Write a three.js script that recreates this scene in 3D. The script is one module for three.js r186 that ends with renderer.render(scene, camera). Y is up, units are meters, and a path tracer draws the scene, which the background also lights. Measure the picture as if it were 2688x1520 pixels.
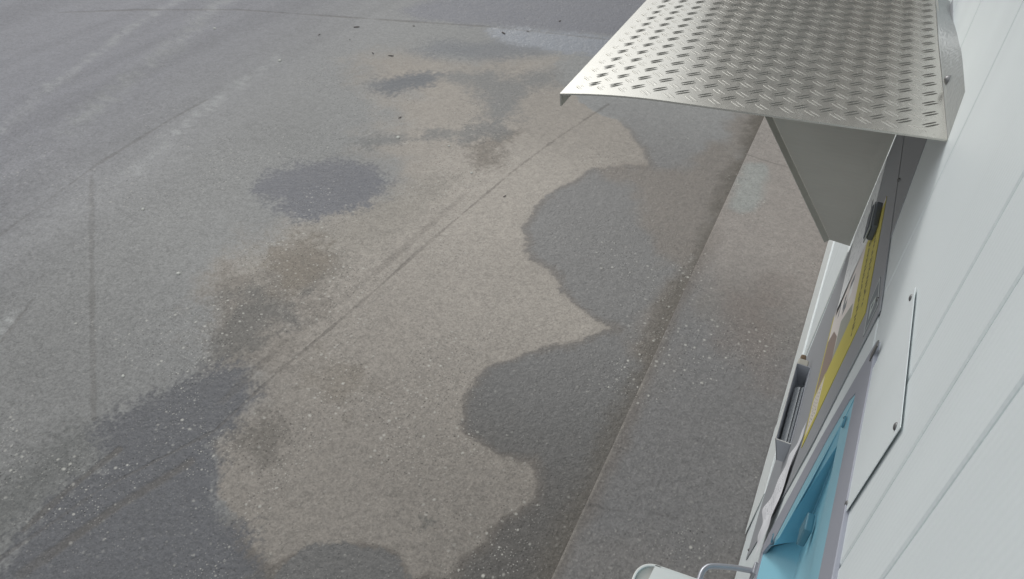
import * as THREE from 'three';
import { RoundedBoxGeometry } from 'three/addons/geometries/RoundedBoxGeometry.js';
import { mergeGeometries, toCreasedNormals } from 'three/addons/utils/BufferGeometryUtils.js';

// ---------------------------------------------------------------- camera, sky, sun, exposure
const scene = new THREE.Scene();
const camera = new THREE.PerspectiveCamera(39.909, 1024 / 579, 0.02, 400);
camera.position.set(0, 3, 0);
camera.up.set(-0.308, 0.728, -0.613);
camera.lookAt(-0.296, 3 - 0.685, -0.665);

const SUN = new THREE.Vector3(-0.64 * 0.93, 0.36, -0.77 * 0.93).normalize();
{
  // an overcast sky: grey cloud, brighter overhead, with a bright veil where the sun stands behind it
  const w = 512, h = 256, d = new Float32Array(w * h * 4), v = new THREE.Vector3();
  for (let j = 0; j < h; j++) for (let i = 0; i < w; i++) {
    const el = ((j + 0.5) / h - 0.5) * Math.PI, az = ((i + 0.5) / w - 0.5) * 2 * Math.PI;
    v.set(Math.cos(az) * Math.cos(el), Math.sin(el), Math.sin(az) * Math.cos(el));
    const a = Math.acos(Math.min(1, Math.max(-1, v.dot(SUN))));
    const veil = 3.4 * Math.exp(-((a / 0.26) ** 2)) + 0.3 * Math.exp(-((a / 0.6) ** 2));
    const cloud = 0.04 * Math.sin(az * 3 + 2 * Math.sin(el * 4)) + 0.03 * Math.sin(az * 7 + el * 9 + 1);
    const L = el > 0 ? 0.42 + 0.76 * Math.sin(el) + cloud : 0.2;
    const k = (j * w + i) * 4, s = el > 0 ? veil : 0;
    d[k] = L * 0.965 + s; d[k + 1] = L * 1.0 + s * 0.99; d[k + 2] = L * 1.03 + s * 0.97; d[k + 3] = 1;
  }
  const t = new THREE.DataTexture(d, w, h, THREE.RGBAFormat, THREE.FloatType);
  t.mapping = THREE.EquirectangularReflectionMapping;
  t.magFilter = t.minFilter = THREE.LinearFilter; t.wrapS = THREE.RepeatWrapping; t.needsUpdate = true;
  scene.background = t; scene.environment = t;
}
const sun = new THREE.DirectionalLight(new THREE.Color(1, 0.97, 0.92), 0.6);
sun.position.copy(SUN).multiplyScalar(30); sun.target.position.set(-1, 0, -3);
sun.castShadow = true; sun.shadow.radius = 26; sun.shadow.mapSize.set(2048, 2048);
Object.assign(sun.shadow.camera, { left: -9, right: 9, top: 9, bottom: -9, near: 1, far: 60 });
scene.add(sun, sun.target);

const renderer = new THREE.WebGLRenderer({ antialias: true });
renderer.setSize(1024, 579);
renderer.toneMapping = THREE.LinearToneMapping;
renderer.toneMappingExposure = 1.0;
renderer.shadowMap.enabled = true;
renderer.shadowMap.type = THREE.PCFSoftShadowMap;

// ---------------------------------------------------------------- helpers
let seed = 20260504;
const rnd = () => { seed = (seed * 1664525 + 1013904223) >>> 0; return seed / 4294967296; };
const hash = (x, y, s) => {
  let h = Math.imul(x, 374761393) ^ Math.imul(y, 668265263) ^ Math.imul(s, 1274126177);
  h = Math.imul(h ^ (h >>> 13), 1274126177); h ^= h >>> 16;
  return (h >>> 0) / 4294967296;
};
const noise = (x, y, s) => {
  const ix = Math.floor(x), iy = Math.floor(y), fx = x - ix, fy = y - iy;
  const u = fx * fx * (3 - 2 * fx), v = fy * fy * (3 - 2 * fy);
  const a = hash(ix, iy, s), b = hash(ix + 1, iy, s), c = hash(ix, iy + 1, s), e = hash(ix + 1, iy + 1, s);
  return a + (b - a) * u + (c - a + (a - b - c + e) * u) * v;
};
const fbm = (x, y, s, o) => { let t = 0, a = 0.5, n = 0; for (let i = 0; i < o; i++) { t += a * noise(x, y, s + i); n += a; a *= 0.5; x *= 2.03; y *= 2.03; } return t / n; };
const sstep = (a, b, x) => { const t = Math.min(1, Math.max(0, (x - a) / (b - a))); return t * t * (3 - 2 * t); };
const lin = (c) => { c /= 255; return c <= 0.04045 ? c / 12.92 : ((c + 0.055) / 1.055) ** 2.4; };
const enc = (c) => 255 * (c <= 0.0031308 ? c * 12.92 : 1.055 * Math.max(0, c) ** (1 / 2.4) - 0.055);

const taken = {};
function numbered(n) { const k = taken[n] || 0; taken[n] = k + 1; return k ? n + '_' + String(k).padStart(3, '0') : n; }
function thing(name, label, category, pos, group) {
  const o = new THREE.Group(); o.name = numbered(name); o.position.set(...pos); scene.add(o);
  o.userData = { label, category }; if (group) o.userData.group = group;
  return o;
}
// a part whose geometry is given in world metres, hung under its thing
function part(name, geo, mat, root, parent = root, label) {
  const p = root.position; geo.translate(-p.x, -p.y, -p.z);
  const m = new THREE.Mesh(geo, mat); m.name = name; m.castShadow = m.receiveShadow = true;
  if (label) m.userData.label = label;
  parent.add(m); return m;
}
function structure(o, name) { o.name = name; o.userData.kind = 'structure'; scene.add(o); return o; }
const box = (x0, y0, z0, x1, y1, z1) => new THREE.BoxGeometry(Math.abs(x1 - x0), Math.abs(y1 - y0), Math.abs(z1 - z0)).translate((x0 + x1) / 2, (y0 + y1) / 2, (z0 + z1) / 2);
const rbox = (x0, y0, z0, x1, y1, z1, r = 0.003, s = 2) => new RoundedBoxGeometry(Math.abs(x1 - x0), Math.abs(y1 - y0), Math.abs(z1 - z0), s, r).translate((x0 + x1) / 2, (y0 + y1) / 2, (z0 + z1) / 2);
// a plate lying on the wall: outline in (z, y), its front at x = front, t thick, with a small bevel
function wallPlate(pts, front, t, bevel = 0, holes = [], extra = {}) {
  const s = new THREE.Shape(pts.map((p) => new THREE.Vector2(p[0], p[1])));
  for (const h of holes) s.holes.push(new THREE.Path(h.map((p) => new THREE.Vector2(p[0], p[1]))));
  const g = new THREE.ExtrudeGeometry(s, { depth: t - bevel, bevelEnabled: bevel > 0, bevelSize: bevel, bevelThickness: bevel, bevelOffset: -bevel, bevelSegments: 2, steps: 1, ...extra });
  return g.rotateY(-Math.PI / 2).translate(front + t, 0, 0);
}
// a thin slab on four corners, t thick along its normal
function slab(a, b, c, d, t) {
  const P = [a, b, c, d].map((p) => new THREE.Vector3(...p));
  const n = new THREE.Vector3().crossVectors(P[1].clone().sub(P[0]), P[2].clone().sub(P[0])).normalize().multiplyScalar(t);
  const Q = P.map((p) => p.clone().sub(n)), pos = [], uv = [];
  const w = P[0].distanceTo(P[1]), h = P[1].distanceTo(P[2]);
  const quad = (A, B, C, D) => { for (const v of [A, B, C, A, C, D]) pos.push(v.x, v.y, v.z); uv.push(0, 0, w, 0, w, h, 0, 0, w, h, 0, h); };
  quad(...P); quad(Q[3], Q[2], Q[1], Q[0]);
  for (let i = 0; i < 4; i++) { const j = (i + 1) % 4; quad(P[j], P[i], Q[i], Q[j]); }
  const g = new THREE.BufferGeometry();
  g.setAttribute('position', new THREE.Float32BufferAttribute(pos, 3)); g.setAttribute('uv', new THREE.Float32BufferAttribute(uv, 2));
  g.computeVertexNormals(); return g;
}
function strip(mat, w, h, fn, srgb) {
  const d = new Uint8Array(w * h * 4);
  for (let j = 0; j < h; j++) for (let i = 0; i < w; i++) { const c = fn(i, j), k = (j * w + i) * 4; d[k] = c[0]; d[k + 1] = c[1]; d[k + 2] = c[2]; d[k + 3] = 255; }
  const t = new THREE.DataTexture(d, w, h); t.magFilter = THREE.LinearFilter; t.minFilter = THREE.LinearFilter;
  t.wrapS = t.wrapT = mat; if (srgb) t.colorSpace = THREE.SRGBColorSpace; t.needsUpdate = true; return t;
}

// ---------------------------------------------------------------- the yard: asphalt, its damp patches, joints and wear (world metres: x, z)
const STAIN = {
  beige: [[-3.44, -4.77], [-3.23, -4.96], [-2.67, -5.18], [-2.34, -5.43], [-2.11, -5.55], [-2.09, -5.27], [-1.90, -5.12], [-1.62, -4.91], [-1.36, -4.86], [-1.10, -4.60], [-1.02, -4.40], [-1.29, -4.20], [-1.39, -4.03], [-1.47, -3.85], [-1.49, -3.65], [-1.46, -3.42], [-1.38, -3.28], [-1.31, -3.19], [-1.14, -3.13], [-1.00, -3.00], [-0.84, -2.89], [-0.77, -2.88], [-0.67, -2.91], [-0.67, -2.89], [-0.78, -2.81], [-0.92, -2.66], [-1.02, -2.53], [-1.08, -2.47], [-1.14, -2.37], [-1.18, -2.22], [-1.18, -2.10], [-1.14, -2.01], [-1.09, -1.96], [-0.98, -1.92], [-0.87, -1.91], [-0.74, -1.95], [-0.68, -1.91], [-0.64, -1.84], [-0.64, -1.76], [-0.69, -1.67], [-0.77, -1.56], [-0.74, -1.49], [-0.80, -1.41], [-0.79, -1.30], [-0.95, -1.22], [-1.05, -1.30], [-1.13, -1.29], [-1.24, -1.25], [-1.35, -1.18], [-1.41, -1.10], [-1.43, -1.03], [-1.46, -1.00], [-1.56, -1.04], [-1.71, -1.13], [-1.87, -1.20], [-1.97, -1.29], [-2.08, -1.39], [-2.09, -1.48], [-2.08, -1.57], [-2.10, -1.71], [-2.23, -1.77], [-2.41, -1.82], [-2.50, -1.90], [-2.56, -2.13], [-2.78, -2.34], [-2.71, -2.52], [-2.72, -2.72], [-2.66, -2.87], [-2.52, -3.03], [-2.39, -3.32], [-2.41, -3.55], [-2.75, -3.74], [-2.78, -3.95], [-2.91, -4.37], [-3.24, -4.52]],
  oval: [[-3.13, -3.02], [-3.16, -3.22], [-3.03, -3.38], [-2.86, -3.54], [-2.63, -3.57], [-2.42, -3.47], [-2.39, -3.32], [-2.45, -3.15], [-2.60, -2.95], [-2.72, -2.88], [-2.86, -2.90], [-2.94, -2.97]],
  spot_a: [[-3.20, -4.45], [-3.16, -4.62], [-2.98, -4.78], [-2.80, -4.86], [-2.82, -4.69], [-2.88, -4.54], [-2.99, -4.40], [-3.11, -4.39]],
  band_a: [[-2.83, -4.82], [-2.58, -5.00], [-2.29, -5.09], [-2.07, -5.29], [-1.90, -5.12], [-2.09, -4.96], [-2.15, -4.80], [-2.07, -4.56], [-2.11, -4.40], [-2.23, -4.41], [-2.30, -4.65], [-2.56, -4.83]],
  spot_b: [[-3.20, -5.09], [-3.10, -5.30], [-2.80, -5.42], [-2.44, -5.73], [-2.14, -5.61], [-2.42, -5.39], [-2.72, -5.14], [-3.00, -5.07]],
  top_strip: [[-3.65, -5.69], [-3.58, -5.88], [-3.26, -6.33], [-1.65, -7.20], [-1.76, -6.08], [-2.30, -5.91], [-2.79, -5.79], [-3.29, -5.64], [-3.50, -5.61]],
  puddle: [[-2.82, -5.72], [-2.63, -5.84], [-2.05, -6.00], [-1.73, -6.09], [-1.72, -5.68], [-2.20, -5.60], [-2.52, -5.53], [-2.74, -5.60]],
  band_b: [[-2.88, -3.76], [-2.77, -3.93], [-2.51, -4.03], [-2.34, -4.22], [-2.19, -4.42], [-2.01, -4.50], [-2.04, -4.24], [-2.28, -4.12], [-2.52, -3.99], [-2.67, -3.77], [-2.79, -3.69]],
  mott_a: [[-2.13, -4.20], [-1.95, -4.38], [-1.96, -4.15], [-1.86, -3.89], [-1.99, -3.85], [-2.09, -3.98]],
  beige_l: [[-2.81, -2.47], [-2.66, -2.87], [-2.38, -3.31], [-2.05, -3.84], [-2.00, -3.48], [-2.19, -2.75], [-2.25, -2.46], [-2.48, -2.20], [-2.71, -2.23]],
  dark_l1: [[-2.59, -2.15], [-2.52, -2.25], [-2.28, -2.34], [-2.15, -2.24], [-2.24, -2.09], [-2.39, -1.96], [-2.41, -1.82], [-2.53, -1.95]],
  dark_l2: [[-2.65, -2.59], [-2.51, -2.78], [-2.29, -2.74], [-2.23, -2.54], [-2.29, -2.37], [-2.45, -2.36]],
  smear: [[-2.61, -2.58], [-2.45, -2.73], [-2.23, -2.61], [-2.22, -2.37], [-2.26, -2.18], [-2.25, -1.97], [-2.16, -1.80], [-2.20, -1.73], [-2.41, -1.83], [-2.54, -1.97], [-2.60, -2.18], [-2.62, -2.38]],
  wet_bl: [[-2.44, -1.78], [-2.43, -1.66], [-2.53, -1.52], [-2.62, -1.41], [-2.61, -1.29], [-2.46, -1.11], [-2.46, -0.93], [-2.47, -0.72], [-2.43, -0.60], [-2.37, -0.41], [-1.31, -0.86], [-1.47, -0.97], [-1.71, -1.13], [-1.87, -1.20], [-1.97, -1.29], [-2.08, -1.40], [-2.08, -1.55], [-2.07, -1.68], [-2.23, -1.77], [-2.40, -1.85]],
  dark_bl: [[-2.76, -1.01], [-2.71, -1.14], [-2.53, -1.18], [-2.44, -1.08], [-2.48, -0.94], [-2.49, -0.73], [-2.50, -0.51], [-2.75, -0.64], [-2.72, -0.81]],
  wet_bot: [[-0.92, -1.19], [-1.02, -1.29], [-1.05, -1.30], [-1.13, -1.29], [-1.24, -1.25], [-1.35, -1.18], [-1.41, -1.10], [-1.43, -1.02], [-1.44, -0.94]],
  wet_br: [[-0.79, -1.26], [-0.80, -1.41], [-0.74, -1.49], [-0.77, -1.56], [-0.69, -1.67], [-0.64, -1.76], [-0.64, -1.84], [-0.57, -1.84], [-0.50, -2.01], [-0.43, -1.43]],
  smudge_a: [[-2.05, -1.49], [-1.91, -1.60], [-1.78, -1.57], [-1.75, -1.44], [-1.89, -1.40], [-2.02, -1.43]],
  smudge_b: [[-2.02, -2.02], [-1.81, -2.10], [-1.63, -2.01], [-1.69, -1.85], [-1.89, -1.88]],
  smudge_c: [[-1.04, -1.47], [-1.01, -1.50], [-0.98, -1.47], [-1.01, -1.44]],
  brown_r: [[-1.29, -4.20], [-1.02, -4.38], [-0.85, -4.36], [-0.69, -4.54], [-0.56, -5.34], [-0.44, -5.40], [-0.41, -3.38], [-0.40, -2.62], [-0.50, -2.69], [-0.52, -3.44], [-0.79, -3.83], [-0.99, -4.13]],
  wet_pave: [[-0.64, -3.74], [-0.31, -3.16], [0.03, -3.01], [0.30, -3.15], [0.32, -2.15], [0.20, -1.88], [-0.20, -1.79], [-0.39, -1.74], [-0.41, -2.15], [-0.40, -2.62]],
  pale_pave: [[-0.43, -4.47], [-0.42, -4.73], [-0.30, -4.74], [-0.22, -4.44], [-0.27, -4.22], [-0.39, -4.21]],
  rust_pave: [[-0.18, -3.43], [-0.03, -3.58], [0.14, -3.06], [0.06, -2.85], [-0.13, -3.06]],
};
const TRACK = {
  joint: [[-2.46, -0.55], [-2.34, -0.99], [-2.11, -1.45], [-2.07, -1.86], [-1.98, -2.42], [-1.90, -3.06], [-1.77, -3.93], [-1.67, -4.41], [-1.51, -5.02]],
  joint2: [[-2.47, -0.72], [-2.46, -0.93], [-2.42, -1.18]],
  joint3: [[-2.32, -0.58], [-2.21, -0.97], [-2.09, -1.27]],
  slot: [[-4.13, -2.67], [-3.65, -2.21], [-3.15, -1.73], [-2.65, -1.26]],
  seam_far: [[-6.17, -4.28], [-5.63, -4.63], [-4.89, -5.03], [-3.91, -5.37], [-2.82, -5.76], [-1.87, -6.00], [-1.75, -6.04]],
  line_a: [[-4.14, -2.00], [-4.19, -2.79], [-4.16, -3.41], [-4.12, -3.73]],
  line_b: [[-3.43, -1.41], [-3.55, -1.73]],
  scuff_a: [[-3.91, -2.83], [-4.01, -3.25], [-4.06, -3.67], [-4.09, -4.14], [-4.04, -4.45]],
  scuff_b: [[-5.06, -2.76], [-5.21, -3.22], [-5.30, -3.68], [-5.43, -4.34], [-5.47, -4.94]],
  scuff_c: [[-3.48, -1.44], [-3.53, -1.61], [-3.55, -1.73]],
  scuff_d: [[-4.68, -3.02], [-4.85, -3.74], [-4.94, -4.36], [-5.14, -5.11]],
  joint4: [[-2.19, -1.60], [-2.16, -2.04], [-2.04, -2.64], [-1.97, -3.23], [-1.93, -3.56]],
};


const GX0 = -8, GZ0 = -9.2, GS = 0.025, GW = 372, GH = 356;
function field(poly, closed) {                                   // distance to an outline on a 2.5 cm grid (inside negative)
  let x0 = 1e9, x1 = -1e9, z0 = 1e9, z1 = -1e9;
  for (const [x, z] of poly) { x0 = Math.min(x0, x); x1 = Math.max(x1, x); z0 = Math.min(z0, z); z1 = Math.max(z1, z); }
  const pad = 0.5, i0 = Math.max(0, Math.floor((x0 - pad - GX0) / GS)), j0 = Math.max(0, Math.floor((z0 - pad - GZ0) / GS));
  const i1 = Math.min(GW - 1, Math.ceil((x1 + pad - GX0) / GS)), j1 = Math.min(GH - 1, Math.ceil((z1 + pad - GZ0) / GS));
  const W = i1 - i0 + 1, H = j1 - j0 + 1, f = new Float32Array(W * H), n = poly.length;
  for (let j = 0; j < H; j++) for (let i = 0; i < W; i++) {
    const x = GX0 + (i + i0) * GS, z = GZ0 + (j + j0) * GS; let d = 1e9, ins = false;
    for (let k = 0; k < n - (closed ? 0 : 1); k++) {
      const [ax, az] = poly[k], [bx, bz] = poly[(k + 1) % n], ex = bx - ax, ez = bz - az;
      const t = Math.min(1, Math.max(0, ((x - ax) * ex + (z - az) * ez) / (ex * ex + ez * ez + 1e-9)));
      d = Math.min(d, Math.hypot(x - ax - t * ex, z - az - t * ez));
      if (closed && (az > z) !== (bz > z) && x < ((bx - ax) * (z - az)) / (bz - az) + ax) ins = !ins;
    }
    f[j * W + i] = ins ? -d : d;
  }
  return (x, z) => {
    const u = (x - GX0) / GS - i0, v = (z - GZ0) / GS - j0;
    if (u < 0 || v < 0 || u >= W - 1 || v >= H - 1) return 0.5;
    const i = u | 0, j = v | 0, a = u - i, b = v - j, k = j * W + i;
    return (f[k] * (1 - a) + f[k + 1] * a) * (1 - b) + (f[k + W] * (1 - a) + f[k + W + 1] * a) * b;
  };
}
function exact(p, x, z) {
  let d = 1e9;
  for (let k = 0; k < p.length - 1; k++) {
    const [ax, az] = p[k], ex = p[k + 1][0] - ax, ez = p[k + 1][1] - az, t = Math.min(1, Math.max(0, ((x - ax) * ex + (z - az) * ez) / (ex * ex + ez * ez)));
    d = Math.min(d, Math.hypot(x - ax - t * ex, z - az - t * ez));
  }
  return d;
}
const F = {}, T = {};
for (const k in STAIN) F[k] = field(STAIN[k], true);
for (const k in TRACK) T[k] = field(TRACK[k], false);
const C = (r, g, b) => [lin(r), lin(g), lin(b)];
// layers: outline, edge softness (m), raggedness (m), raggedness scale (1/m), colour, strength, roughness (or null)
const LAYERS = [
  ['beige', 0.012, 0.05, 6, C(151, 144, 136), 1, 0.92],
  ['beige_l', 0.14, 0.14, 5, C(144, 138, 130), 0.75, null],
  ['mott_a', 0.08, 0.10, 9, C(121, 114, 106), 0.8, null],
  ['smear', 0.16, 0.22, 6, C(118, 112, 105), 0.7, null],
  ['dark_l1', 0.10, 0.16, 7, C(109, 106, 102), 0.85, null],
  ['dark_l2', 0.08, 0.18, 8, C(126, 118, 108), 0.75, null],
  ['smudge_a', 0.08, 0.10, 8, C(108, 103, 97), 0.85, null],
  ['smudge_b', 0.10, 0.16, 8, C(126, 119, 110), 0.75, null],
  ['smudge_c', 0.02, 0.02, 20, C(108, 105, 100), 0.9, null],
  ['dark_bl', 0.14, 0.10, 5, C(98, 98, 96), 0.9, 0.75],
  ['wet_bl', 0.06, 0.10, 5, C(86, 86, 89), 0.95, 0.65],
  ['oval', 0.06, 0.06, 10, C(103, 103, 107), 1, 0.7],
  ['spot_a', 0.07, 0.06, 8, C(101, 102, 104), 1, 0.75],
  ['band_a', 0.12, 0.12, 6, C(116, 115, 113), 0.9, 0.75],
  ['spot_b', 0.10, 0.08, 6, C(112, 113, 115), 0.9, 0.75],
  ['top_strip', 0.09, 0.07, 5, C(110, 110, 115), 0.95, 0.7],
  ['band_b', 0.08, 0.12, 9, C(112, 112, 111), 0.7, 0.8],
  ['puddle', 0.06, 0.05, 4, C(118, 121, 127), 1, 0.52],
  ['wet_bot', 0.012, 0.03, 8, C(94, 92, 90), 1, 0.6],
];
const BASE = C(136, 135, 133), WET = C(117, 115, 113), BROWN = C(121, 113, 105), PAVE = C(145, 138, 132);
const out = [0, 0, 0, 0, 0];                                     // r, g, b, height, roughness
function paint(c, a) { out[0] += (c[0] - out[0]) * a; out[1] += (c[1] - out[1]) * a; out[2] += (c[2] - out[2]) * a; }
function pebbleTone(x, z, cell, keep, s) {                       // pale stone chips showing in the binder
  const cx = Math.floor(x / cell), cz = Math.floor(z / cell); let t = 0;
  for (let j = -1; j < 1; j++) for (let i = -1; i < 1; i++) {
    const gx = cx + i, gz = cz + j, h = hash(gx, gz, s); if (h > keep) continue;
    const px = (gx + 0.5 + 0.5 * hash(gx, gz, s + 1)) * cell, pz = (gz + 0.5 + 0.5 * hash(gx, gz, s + 2)) * cell;
    const r = cell * (0.12 + 0.17 * hash(gx, gz, s + 3)), d = Math.hypot((x - px) * (0.8 + 0.5 * hash(gx, gz, s + 4)), z - pz);
    if (d < r) t = Math.max(t, (1 - (d / r) ** 2) * (0.4 + 0.6 * h / keep));
  }
  return t;
}
// stage one, at half the map's resolution: colour of the stains, roughness, wetness, joints
const base = new Float32Array(8);
function stains(x, z, pave) {
  const big = fbm(x * 1.1, z * 1.1, 11, 3) - 0.5, mid = fbm(x * 6, z * 6, 21, 3) - 0.5;
  const g1 = noise(x * 95, z * 95, 31) - 0.5, g3 = noise(x * 38, z * 38, 51) - 0.5;
  let rough = 0.9, wet = 0;
  if (!pave) {
    out[0] = BASE[0]; out[1] = BASE[1]; out[2] = BASE[2];
    const shade = 1 - 0.12 * sstep(-3.4, -5.6, x) - 0.2 * sstep(-2.6, -1.0, z);   // lens corner darkening painted into the asphalt colour, left and near
    out[0] *= shade; out[1] *= shade; out[2] *= shade * (1 + 0.09 * sstep(-3.2, -5.2, x));
    // damp asphalt runs along the building; the dusty dry patch lies in it
    const side = sstep(0.16, -0.1, -1.75 - 0.09 * (z + 1) - x + 0.35 * mid + 0.1 * big) * sstep(-5.4, -4.4, z + 0.5 * big);
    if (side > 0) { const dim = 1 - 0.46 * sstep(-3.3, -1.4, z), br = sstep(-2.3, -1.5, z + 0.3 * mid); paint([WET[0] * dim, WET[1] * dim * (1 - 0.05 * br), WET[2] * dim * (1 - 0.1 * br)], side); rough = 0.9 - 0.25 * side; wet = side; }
    for (const l of LAYERS) {
      let d = F[l[0]](x, z); if (d > 0.45) continue;
      const e = l[1], rag = l[2] * 2 * (fbm(x * l[3], z * l[3], 61, 3) - 0.5) + Math.min(e * 1.6, 0.07) * (g1 + g3);
      let a = sstep(e, -e, d + rag) * l[5]; if (a <= 0 && l[0] !== 'beige') continue;
      if (l[0] === 'beige') {                                     // crisp tide line on the damp side, a faded edge on the dry side
        if (d + rag < 0.07) paint(C(106, 98, 90), 0.55 * sstep(0.065, 0.0, d + rag + 0.03 * mid) * wet);
        const soft = sstep(-1.85, -2.25, x + 0.2 * mid);
        a = a * (1 - soft) + soft * sstep(0.25, -0.25, d + 4 * rag);
        const tone = 1 + 0.08 * sstep(-2.6, -3.4, z) - 0.12 * sstep(-3.9, -4.6, z) - 0.27 * sstep(-2.9, -1.3, z) + 0.1 * big;  // darkening towards the near end is lens falloff painted into the tone
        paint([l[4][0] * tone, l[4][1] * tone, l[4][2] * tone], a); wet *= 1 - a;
      } else { paint(l[4], a); if (l[6] && l[6] < 0.7) wet = Math.max(wet, a); }
      if (l[6]) rough += (l[6] - rough) * a;
    }
    let a = sstep(0.1, -0.06, F.brown_r(x, z) + 0.25 * mid) * 0.75; paint(BROWN, a);
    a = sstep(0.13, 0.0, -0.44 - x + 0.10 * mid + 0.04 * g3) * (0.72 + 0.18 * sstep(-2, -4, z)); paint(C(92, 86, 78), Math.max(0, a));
    for (const [k, w, c, s] of [['scuff_a', 0.11, 170, 0.36], ['scuff_b', 0.09, 165, 0.3], ['scuff_c', 0.07, 168, 0.4], ['scuff_d', 0.18, 150, 0.4]]) {
      const d = T[k](x, z); if (d < 0.4) paint(C(c, c, c - 2), s * sstep(w, 0, d + 0.12 * mid) * (0.4 + 1.2 * Math.max(0, 0.5 + 2 * (noise(x * 14, z * 30, 71) - 0.5))) * 0.7);
    }
  } else {
    out[0] = PAVE[0]; out[1] = PAVE[1]; out[2] = PAVE[2];
    paint(C(121, 117, 113), sstep(-3.9, -3.0, z + 0.3 * big + 0.35 * mid));
    paint(C(118, 116, 115), sstep(-2.2, -1.5, z + 0.3 * mid) * 0.6);
    let a = sstep(0.2, -0.1, F.wet_pave(x, z) + 0.35 * mid) * 0.7; paint(C(114, 113, 113), a); rough -= 0.2 * a;
    paint(C(148, 150, 146), sstep(0.04, -0.04, F.pale_pave(x, z) + 0.12 * mid) * 0.8);
    paint(C(120, 111, 105), sstep(0.16, -0.1, F.rust_pave(x, z) + 0.3 * mid) * 0.6);
    paint(C(107, 98, 90), 0.5 * sstep(-0.36, -0.44, x + 0.1 * mid) * sstep(-4.4, -3.4, z));
    paint(C(158, 153, 144), 0.24 * sstep(-3.4, -2.4, z) * sstep(-0.428, -0.436, x) * (0.5 + noise(z * 20, 2, 91)));
    const c = Math.abs(z + 1.93 + 0.25 * (x + 0.1) + 0.05 * mid); if (c < 0.006) paint(C(72, 70, 68), 0.35 * sstep(0.62, 0.7, noise(x * 9, 3, 5)));
    const c2 = Math.abs(z + 4.78 - 0.1 * x + 0.02 * mid); paint(C(100, 94, 90), 0.5 * sstep(0.012, 0, c2));
  }
  let dip = 0;                                                     // joints and cracks
  if (!pave) for (const [k, w, s] of [['joint', 0.011, 0.5], ['joint2', 0.022, 0.8], ['joint3', 0.034, 0.7], ['joint4', 0.03, 0.3], ['slot', 0.02, 0.38], ['seam_far', 0.02, 0.45], ['line_a', 0.016, 0.35], ['line_b', 0.016, 0.35]]) {
    let d = T[k](x, z); if (d > 0.1) continue; d = exact(TRACK[k], x, z);
    const a = s * sstep(w, w * 0.3, d + 0.02 * mid + 0.005 * g3) * (0.7 + 0.3 * sstep(0.35, 0.6, noise(x * 5, z * 5, 81)));
    paint(C(84, 79, 74), 0.85 * a); dip = Math.max(dip, a);
  }
  base[0] = out[0]; base[1] = out[1]; base[2] = out[2]; base[3] = rough + 0.1 * mid; base[4] = wet; base[5] = dip; const st = sstep(-3.2, -4.3, x), xs = x + 0.16 * z + 0.1 * big;
  base[6] = 0.10 * mid + 0.12 * big + (pave ? 0 : st * (0.22 * (noise(xs * 2.3, z * 0.2, 151) - 0.5) + 0.14 * (noise(xs * 8, z * 0.5, 152) - 0.5))); let ex = 0.35 + 1.3 * sstep(0.42, 0.68, fbm(x * 2.3, z * 2.3, 141, 3));
  if (!pave) { for (const k of ['mott_a', 'dark_l1', 'dark_l2', 'smudge_a', 'smudge_b']) ex += 0.7 * sstep(0.2, -0.05, F[k](x, z) + 0.3 * mid); ex *= 1 - 0.4 * sstep(-3.2, -4.2, x); }
  base[7] = Math.min(1.9, ex);
}
// stage two, at full resolution: binder, chips, and dark specks for pits and painted chip shadows
function grain(x, z, pave, near, b) {
  const g1 = noise(x * 95, z * 95, 31) - 0.5, g2 = noise(x * 190, z * 190, 41) - 0.5, g3 = noise(x * 38, z * 38, 51) - 0.5;
  const chipS = pebbleTone(x, z, 0.014, 0.34, 101), chipL = pebbleTone(x, z, 0.034, 0.22, 131), dark = pebbleTone(x, z, 0.016, 0.3, 161);
  const gain = Math.max(0.4, 1 + b[6] + (0.26 * g1 + 0.32 * g2) * (0.5 + 0.5 * near) + 0.15 * g3) * (1 - Math.min(0.8, 0.55 * b[7]) * dark);
  out[0] = b[0] * gain; out[1] = b[1] * gain; out[2] = b[2] * gain;
  const chip = Math.min(1, (chipS * 0.6 + chipL * 0.7) * b[7]) * (0.35 + 0.65 * near) * (pave || b[4] > 0.4 ? 1 : 0.8);
  paint(CHIP, chip * 0.85);
  out[3] = 0.5 + 0.5 * g3 + 0.42 * g1 + 0.3 * g2 + 0.5 * chipS + 0.5 * chipL - 0.4 * dark - 1.1 * b[5];
  out[4] = Math.min(0.97, Math.max(0.22, b[3] + 0.12 * g3));
}
const CHIP = [0.55, 0.53, 0.48], SRGB8 = new Uint8Array(4097);
for (let i = 0; i < 4097; i++) SRGB8[i] = Math.round(enc(i / 4096));
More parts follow.
